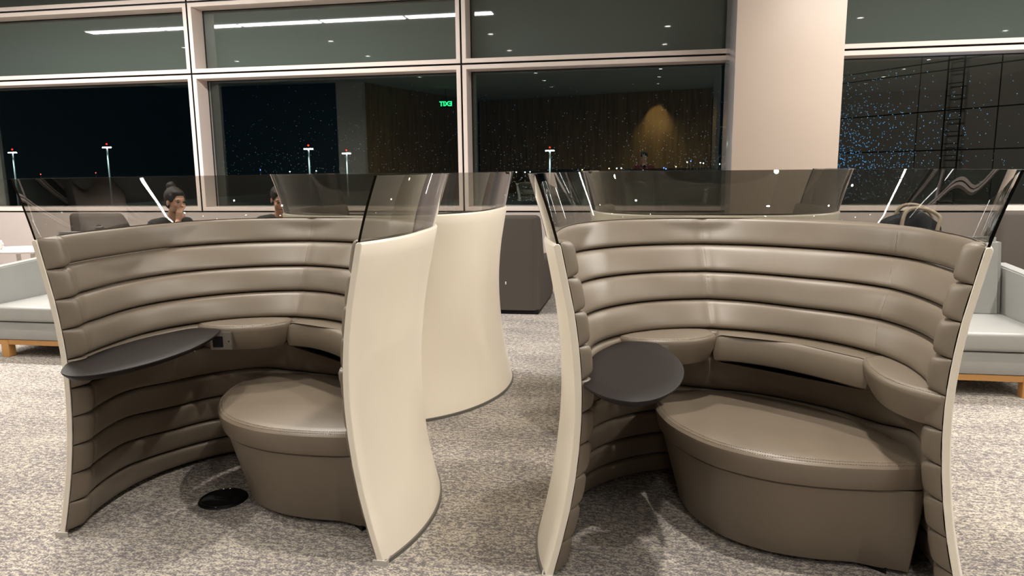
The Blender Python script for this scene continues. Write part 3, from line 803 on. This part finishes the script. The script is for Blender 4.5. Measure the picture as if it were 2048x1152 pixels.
def seated(name, loc, rz, label, hair, top, head_tilt=(0, 0), bun=True, hand_at_mouth=True):
    """seated person facing local +X, hips at seat height .45"""
    r = empty(name, loc, rz, label=label, cat='person')
    hz = 1.205; hx = .10
    Hm = Matrix.Translation((hx, 0, hz)) @ Matrix.Rotation(head_tilt[1], 4, 'Z') @ Matrix.Rotation(head_tilt[0], 4, 'Y')
    b = MB(); head_into(b, Hm)
    limb(b, [((hx - .015, 0, hz - .05), .050), ((.035, 0, 1.05), .052), ((.01, 0, 1.0), .07)])
    # trunk, legs, arms
    b.ico((0, 0, .92), .13, (.85, 1.25, 1.05), 3); b.ico((-.02, 0, .74), .12, (.9, 1.2, 1.2), 3); b.ico((-.03, 0, .56), .145, (1.0, 1.2, .75), 3)
    for s in (-1, 1):
        limb(b, [((.0, s * .165, 1.0), .052), ((.0, s * .10, .98), .07)])
        limb(b, [((-.02, s * .09, .54), .085), ((.40, s * .11, .52), .060), ((.42, s * .11, .28), .052), ((.40, s * .11, .09), .038)])
        limb(b, [((.40, s * .11, .05), .04), ((.52, s * .12, .03), .03)])
    hm = Hm @ Vector((.115, -.015, -.075))
    if hand_at_mouth:
        el = Vector((.27, -.20, .80)); limb(b, [((.0, -.175, .99), .050), (el, .038), (hm + Vector((-.02, -.03, -.085)), .026)])
        hand_into(b, hm + Vector((-.018, -.026, -.075)), (.12, .14, 1), (-.35, .9, 0), .35, .92)
    else:
        el = Vector((.10, -.24, .74)); limb(b, [((.0, -.175, .99), .050), (el, .040), ((.33, -.12, .68), .028)]); hand_into(b, (.34, -.12, .68), (1, .2, -.1), (0, 0, -1), .4)
    el = Vector((.10, .24, .74)); limb(b, [((.0, .175, .99), .050), (el, .040), ((.33, .10, .67), .028)]); hand_into(b, (.34, .10, .67), (1, -.2, -.1), (0, 0, -1), .4, 1, -1)
    fuse(b, 'body', M['skin'], r, .006, 4)
    face_parts(Hm, r)
    # clothes
    c = MB(); c.ico((0, 0, .92), .142, (.87, 1.27, 1.06), 3); c.ico((-.02, 0, .74), .132, (.92, 1.22, 1.22), 3)
    limb(c, [((.012, 0, 1.0), .078), ((.02, 0, 1.03), .062)])
    for s in (-1, 1):
        limb(c, [((.0, s * .172, 1.0), .062), ((.0, s * .08, .99), .085)])
        e2 = Vector((.27, -.20, .80)) if (hand_at_mouth and s < 0) else Vector((.10, s * .24, .74))
        a = Vector((.0, s * .175, .99)); limb(c, [(a, .062), (a.lerp(e2, .75), .052)])
    fuse(c, 'shirt', top, r, .010, 4)
    t = MB(); t.ico((-.03, 0, .56), .156, (1.0, 1.2, .78), 3)
    for s in (-1, 1): limb(t, [((-.02, s * .09, .54), .096), ((.40, s * .11, .52), .070), ((.42, s * .11, .28), .062), ((.40, s * .11, .10), .050)])
    fuse(t, 'trousers', M['blackcloth'], r, .012, 3)
    for s in (-1, 1):
        sh = MB(); limb(sh, [((.37, s * .11, .05), .05), ((.46, s * .115, .042), .046), ((.55, s * .12, .035), .035)]); fuse(sh, 'shoe', M['black'], r, .010, 3)
    # hair
    h = MB()
    def I(cc, rr, sc=(1, 1, 1)): h.ico(Hm @ Vector(cc), rr, sc, 3, M=Hm.to_3x3())
    I((-.022, 0, .056), .098, (1.03, .90, .98)); I((-.052, 0, -.005), .066, (.85, 1.05, 1.05))
    if bun:
        I((.018, 0, .100), .055, (1.25, 1.15, .6)); I((-.075, 0, .150), .040, (1.05, 1.1, 1.0)); I((-.055, 0, .125), .03, (1, 1, 1.2)); I((-.083, .012, .178), .020, (1.3, 1, .8))
        for s in (-1, 1): I((.028, s * .066, .055), .030, (.8, .5, 1.2))
    else: I((.030, 0, .102), .050, (1.1, 1.25, .5))
    fuse(h, 'hair', hair, r, .006, 3)
    return r
def ottoman(loc, label):   # hips rest on the seat
    r = empty('stool', loc, label=label, cat='stool', group='low black stools')
    MB().box(-.21, .21, -.21, .21, .06, .405, .03, seg=3).build('seat', M['fabric'], r)
    MB().box(-.19, .19, -.19, .19, 0, .07).build('plinth', M['black'], r)
ottoman((-4.53, 6.32, 0), 'low stool under the seated person with the hair bun, hidden behind the left booth')
seated('person', (-4.475, 6.3, .01), math.radians(-22), 'seated person with hair bun and black top, hand raised to mouth', M['hair'], M['blackcloth'], (math.radians(8), 0))
ottoman((-3.53, 6.63, 0), 'low stool under the second seated person, hidden behind the booths')
seated('person', (-3.50, 6.60, .02), math.radians(-55), 'seated person with short dark hair, half hidden beside the rear left booth', M['hair'], M['blackcloth'], (math.radians(24), 0), bun=False, hand_at_mouth=False)

def standing():
    """the person holding the camera, seen only as a reflection in the window"""
    r = empty('person', (0, -.42, 0), label='standing person in dark red top holding up a phone, reflected in the window', cat='person')
    hz = 1.74; Hm = Matrix.Translation((0, 0.02, hz)) @ Matrix.Rotation(PI / 2, 4, 'Z') @ Matrix.Rotation(math.radians(10), 4, 'Y')
    b = MB(); head_into(b, Hm); limb(b, [((0, .0, hz - .05), .05), ((0, -.01, 1.57), .055), ((0, -.02, 1.50), .08)])
    b.ico((0, -.02, 1.40), .14, (1.3, .85, 1.1), 3); b.ico((0, -.02, 1.18), .13, (1.2, .85, 1.2), 3); b.ico((0, -.02, .98), .145, (1.2, .9, .9), 3)
    for s in (-1, 1):
        limb(b, [((s * .19, -.02, 1.50), .055), ((s * .1, -.02, 1.49), .07)])
        limb(b, [((s * .09, -.02, .95), .095), ((s * .11, 0, .52), .062), ((s * .11, -.03, .30), .058), ((s * .11, -.04, .09), .038)]); limb(b, [((s * .11, -.03, .05), .04), ((s * .12, .12, .03), .03)])
        el = (s * .24, .05, 1.27); wr = (s * .075, .27, 1.45); limb(b, [((s * .195, -.02, 1.49), .050), (el, .040), (wr, .027)])
        hand_into(b, wr, (-s * .15, .4, .9), (-s * 1, .2, 0), .4, 1, s)
    fuse(b, 'body', M['skin'], r, .008, 4); face_parts(Hm, r)
    c = MB(); c.ico((0, -.02, 1.40), .152, (1.3, .88, 1.1), 3); c.ico((0, -.02, 1.18), .145, (1.2, .88, 1.25), 3)
    for s in (-1, 1):
        limb(c, [((s * .195, -.02, 1.50), .066), ((s * .08, -.02, 1.49), .085)]); limb(c, [((s * .195, -.02, 1.49), .062), ((s * .235, .04, 1.29), .052)])
    fuse(c, 'shirt', M['redcloth'], r, .012, 4)
    t = MB(); t.ico((0, -.02, .98), .156, (1.2, .92, .9), 3)
    for s in (-1, 1): limb(t, [((s * .09, -.02, .95), .106), ((s * .11, 0, .52), .074), ((s * .11, -.03, .30), .066), ((s * .11, -.04, .08), .052)])
    fuse(t, 'trousers', M['blackcloth'], r, .012, 3)
    for s in (-1, 1):
        sh = MB(); limb(sh, [((s * .11, -.06, .052), .05), ((s * .115, .05, .045), .046), ((s * .12, .14, .035), .034)]); fuse(sh, 'shoe', M['black'], r, .010, 3)
    h = MB()
    def I(cc, rr, sc=(1, 1, 1)): h.ico(Hm @ Vector(cc), rr, sc, 3, M=Hm.to_3x3())
    I((-.022, 0, .056), .098, (1.03, .90, .98)); I((-.052, 0, -.005), .066, (.85, 1.05, 1.05)); I((.030, 0, .102), .050, (1.1, 1.25, .5))
    fuse(h, 'hair', M['hair'], r, .008, 3)
    ph = empty('phone', (0, -.085, 1.53), label='black phone held up in both hands of the standing person', cat='phone')
    MB().box(-.075, .075, -.004, .004, -.036, .036, .003).build('phone_body', M['blackgloss'], ph)
standing()

# ------------------------------------------------------------------ outside
GZ0 = -6.0
M['tarmac'] = principled('tarmac', (.05, .052, .055), .8, var=(.05, .3))
M['roof'] = principled('roof_membrane', (.22, .23, .23), .8, var=(.3, .1))
M['roofdark'] = principled('roof_dark', (.07, .075, .075), .8)
M['panel'] = principled('facade_panel', (.30, .27, .24), .6, var=(.6, .08))
M['panel_teal'] = principled('facade_panel_teal', (.08, .13, .145), .6)
M['steel'] = principled('galvanised_steel', (.5, .52, .52), .5, metal=.3)
M['mast_lamp'] = emission('mast_lamp', (.80, 1, .97), 60)
M['beacon'] = emission('red_beacon', (1, .03, .01), 3)
tag(slab('ground', -900, 900, 9.6, 2500, GZ0 - .1, GZ0, M['tarmac']))
# masts
def mast(loc, h, k):
    r = empty('high_mast_light', loc)
    MB().cyl((0, 0, 0), (0, 0, h - .4), .16, .09, 10).build('pole', M['steel'], r)
    MB().box(-.55, .55, -.08, .08, h - .44, h - .38).build('crossbar', M['steel'], r, smooth=False)
    for x in (-.5, -.17, .17, .5):
        MB().box(x - .10, x + .10, -.14, .10, h - .56, h - .45).build('lamp_head', M['mast_lamp'], r, smooth=False)
    m = MB(); m.ico((0, 0, h - .05), .12, sub=2); m.build('beacon', M['beacon'], r)
    L = bpy.data.lights.new('mast_glow', 'SPOT'); L.energy = 2600; L.color = (.72, 1, .97); L.spot_size = math.radians(60); L.spot_blend = 1; L.shadow_soft_size = .2
    lo = bpy.data.objects.new('mast_glow', L); COL.objects.link(lo); lo.parent = r; lo.location = (0, -1.0, h - .5); look(lo, (0, .22, -1))
    return r
for k, (x, y, top, lab) in enumerate([(-87.8, 90, 5.0, 'floodlight mast outside, leftmost, in the far left pane'), (-72.7, 90, 5.5, 'floodlight mast with red beacon outside, second from left'),
        (-43.1, 90, 4.85, 'floodlight mast outside in the middle window, left of the pair'), (-42.1, 100, 4.45, 'smaller floodlight mast outside in the middle window, right of the pair'),
        (-12.7, 100, 4.4, 'floodlight mast outside in the window left of the column')]):
    tag(mast((x, y, GZ0), top - GZ0, k), lab, 'light mast', 'airfield floodlight masts')

# airfield ground lights close to the horizon
cols = {'blue': emission('blue_light', (.05, .12, 1), 14), 'white': emission('white_light', (.8, 1, 1), 14), 'amber': emission('amber_light', (1, .6, .15), 14), 'red': emission('red_light', (1, .05, .03), 14)}
CA = (0.17954, 0.16270, -0.010546)
proto = {}
def horizon_x(px, Y):      # direction of a sight line, used to set how far to the side a light stands
    a = math.atan((px - 1024) / 1450) - .1795
    return Y * math.tan(a)
for px, zz, c in [(205, 2.0, 'red'), (530, 3.2, 'blue'), (588, 1.2, 'white'), (640, 1.6, 'white'), (96, 1.2, 'red'), (1035, -1.5, 'white'), (1052, -1.7, 'white'), (1062, -1.5, 'white'), (1165, 0, 'amber'),
                  (1218, 1, 'amber'), (1233, 1.0, 'white'), (1242, 1.2, 'white'), (1326, 1, 'blue'), (1330, .2, 'blue'), (1379, 7.0, 'blue'), (1372, 6, 'white'), (1404, 5, 'white'), (1398, 5.4, 'white'), (1350, 2, 'amber'), (1436, 4, 'white')]:
    Y = 700
    if c not in proto:
        m = MB(); m.ico((0, 0, 0), .5, sub=1); m.cyl((0, 0, -9), (0, 0, 0), .08, n=6, mi=1); o = m.build('airfield_light', [cols[c], M['steel']]); proto[c] = o
    else: o = proto[c].copy(); COL.objects.link(o)
    o.location = (horizon_x(px, Y), Y, zz)
    tag(o, '%s point of light far out on the airfield horizon' % c, 'airfield light', 'distant %s airfield lights' % c)
# low concourse roof below the windows
rf = empty('concourse_roof', (0, 0, 0), label='low concourse roof outside with sloping grey sections, seen below the horizon', cat='roof')
MB().box(-40, 7.5, 26, 75, GZ0 + .1, -1.6).build('roof_deck', M['roof'], rf, smooth=False)
for x in (-34, -24, -14, -4):
    v = [(x, 30, -1.6), (x + 7, 30, -1.6), (x + 7, 60, -1.6), (x, 60, -1.6), (x + 3.4, 34, -.3), (x + 3.6, 56, -.3)]
    mobj('skylight', v, [(0, 1, 4), (1, 2, 5, 4), (2, 3, 5), (3, 0, 4, 5), (0, 1, 2, 3)], M['roofdark'], rf, smooth=False)
MB().box(-40, 7.5, 25.7, 26.0, -2.2, -1.25).build('parapet', M['roofdark'], rf, smooth=False)
# building beyond the right-hand window
fc = empty('terminal_building', (0, 0, 0), label='dark panelled terminal wall outside the right-hand window with a ladder', cat='building')
A = Vector((3.6, 23.5, 0)); B = Vector((8.95, 15.9, 0)); d = (B - A).normalized(); nn = Vector((-d.y, d.x, 0))
if nn.y > 0: nn = -nn
LN = (B - A).length
def fbox(mb, u0, u1, w0, w1, z0, z1):
    P = [A + d * u + nn * w for u, w in ((u0, w0), (u1, w0), (u1, w1), (u0, w1))]
    v = [(p.x, p.y, z) for z in (z0, z1) for p in P]
    mb.add(v, [(0, 1, 2, 3), (4, 5, 6, 7), (0, 1, 5, 4), (1, 2, 6, 5), (2, 3, 7, 6), (3, 0, 4, 7)])
us = [0, 2.4, 5.0, 6.9, 8.0, LN]; zz = [GZ0, .35, 1.83, 2.74, 3.66, 3.86, 6.5]
mb = MB(); fbox(mb, 0, LN, -.5, -.03, GZ0, 6.5); mb.build('backing', M['gap'], fc, smooth=False)
for i in range(len(us) - 1):
    mb = MB()
    for j in range(len(zz) - 1): fbox(mb, us[i] + .015, us[i + 1] - .015, -.03, 0, zz[j] + .015, zz[j + 1] - .015)
    mb.build('wall_panels', M['panel_teal'] if i == 4 else M['panel'], fc, smooth=False)
mb = MB()
for u in (5.80, 6.18): fbox(mb, u - .011, u + .011, .15, .18, -3, 3.95)
for k in range(26): fbox(mb, 5.80, 6.18, .16, .18, -2.9 + k * .27, -2.882 + k * .27)
mb.build('ladder', M['gap'], fc, smooth=False)
# pale box standing in for a bright window at the far right
md = empty('bright_window_box', (0, 0, 0), label='pale box outside at the far right edge, standing in for a bright window', cat='cabin')
MB().box(9.6, 10.9, 14.6, 15.4, GZ0, 1.95).build('window_box_wall', principled('window_box_panel', (.6, .7, .72), .5), md, smooth=False)
MB().box(9.5, 11.0, 14.5, 15.5, 1.95, 2.02).build('window_box_roof', M['steel'], md, smooth=False)

# rain drops on the outside of the panes
M['drop_blue_light'] = principled('rain_drop_blue_light', (.10, .34, .52), .25, spec=.8)  # blue lamplight put into the drop colour
M['drop'] = principled('rain_drop', (.42, .62, .75), .25, spec=.8)  # weaker bluish light put into the colour of the other drops
def drops(name, n, fn, label, mat='drop'):
    bm0 = bmesh.new(); bmesh.ops.create_icosphere(bm0, subdivisions=1, radius=1); tv = [v.co.copy() for v in bm0.verts]; tf = [[v.index for v in f.verts] for f in bm0.faces]; bm0.free()
    V = []; F = []
    for _ in range(n):
        x, z, r = fn(); k = len(V)
        V += [(x + q.x * r, D + .25 + .0325 + (q.y + .3) * r * .5, z + q.z * r * 1.15) for q in tv]; F += [[i + k for i in q] for q in tf]
    o = mobj(name, V, F, M[mat]); tag(o, label, 'raindrops', kind='stuff'); return o
ra = random.Random(3)
def f4():
    while True:
        x = 2.0 + ra.expovariate(1 / .62); z = ra.uniform(1.1, 2.55)
        if x < 4.85 and (z < 2.2 or ra.random() < .55) and ra.random() < (1.25 - (z - 1.1) / 1.9): return x, z, ra.uniform(.0030, .0062)
drops('raindrops', 1500, f4, 'rain droplets tinted with blue light on the pane right of the column', 'drop_blue_light')
def f3():
    while True:
        x = ra.uniform(-2.1, .95); z = 1.1 + ra.expovariate(1 / .42)
        if z < 2.5 and ra.random() < (.35 + .65 * max(0, (x + .6) / 1.5) if x > -.6 else .45): return x, z, ra.uniform(.0024, .0048)
drops('raindrops', 1100, f3, 'rain droplets on the pane left of the column')
def f2(): return ra.uniform(-5.6, -2.3), 1.2 + abs(ra.gauss(.35, .5)), ra.uniform(.0020, .0036)
drops('raindrops', 620, f2, 'fine rain droplets on the middle lower window pane')
def spot(loc, dr, e, c, size=120):  # unseen spots added outside just to light up the drops
    L = bpy.data.lights.new('added_drop_spot', 'SPOT'); L.energy = e; L.color = c; L.spot_size = math.radians(size); L.spot_blend = .6; L.shadow_soft_size = .05
    o = bpy.data.objects.new('added_drop_spot', L); COL.objects.link(o); o.location = loc; look(o, dr)
spot((1.62, D + .345, .88), (.72, .30, .62), 420, (.10, .50, 1.0), 62)
spot((1.28, D + .345, .95), (-.80, .26, .42), 22, (1, .93, .82), 62)
spot((-2.25, D + .345, 1.05), (-.80, .26, .30), 12, (.8, .95, 1), 62)
for q, (lx, ly, e) in enumerate([(-26, 38, 900), (-6, 38, 900)]):  # unseen fill added above the concourse roof to lift it from black
    L = bpy.data.lights.new('roof_fill', 'AREA'); L.shape = 'RECTANGLE'; L.size = 12; L.size_y = 4; L.energy = e; L.color = (.75, 1, .96)
    lo = bpy.data.objects.new('roof_fill', L); COL.objects.link(lo); lo.location = (lx, ly, 12); look(lo, (0, .35, -1))

L = bpy.data.lights.new('facade_fill', 'AREA'); L.shape = 'RECTANGLE'; L.size = 3; L.size_y = 1; L.energy = 110; L.color = (1, .92, .80)  # unseen fill added to brighten the terminal wall
lo = bpy.data.objects.new('facade_fill', L); COL.objects.link(lo); lo.location = (1.0, 13.5, 6.5); look(lo, (6, 5.5, -4))
# ------------------------------------------------------------------ world, camera, view
w = bpy.data.worlds.new('World'); SC.world = w; w.use_nodes = True
bg = w.node_tree.nodes['Background']; bg.inputs[0].default_value = (.0008, .0030, .0042, 1); bg.inputs[1].default_value = 1
cam = bpy.data.cameras.new('camera'); co = bpy.data.objects.new('camera', cam); COL.objects.link(co)
cam.sensor_width = 36; cam.lens = 36 * 1450.08 / 2048; cam.clip_end = 4000; cam.clip_start = .02
yaw, pit, rol = [math.radians(a) for a in (10.28742, 9.32226, -.60424)]
fw = Vector((-math.sin(yaw) * math.cos(pit), math.cos(yaw) * math.cos(pit), -math.sin(pit)))
rt = Vector((math.cos(yaw), math.sin(yaw), 0)); up = rt.cross(fw)
r2 = math.cos(rol) * rt + math.sin(rol) * up; u2 = -math.sin(rol) * rt + math.cos(rol) * up
co.matrix_world = Matrix(((r2.x, u2.x, -fw.x, 0), (r2.y, u2.y, -fw.y, 0), (r2.z, u2.z, -fw.z, 1.5), (0, 0, 0, 1)))
SC.camera = co
SC.view_settings.view_transform = 'Standard'; SC.view_settings.look = 'None'
SC.view_settings.exposure = -0.1; SC.view_settings.gamma = 1; SC.view_settings.use_curve_mapping = False
SC.cycles.max_bounces = 10; SC.cycles.transparent_max_bounces = 24; SC.cycles.glossy_bounces = 6; SC.cycles.diffuse_bounces = 4
SC.cycles.sample_clamp_indirect = 6; SC.cycles.caustics_reflective = False; SC.cycles.caustics_refractive = False
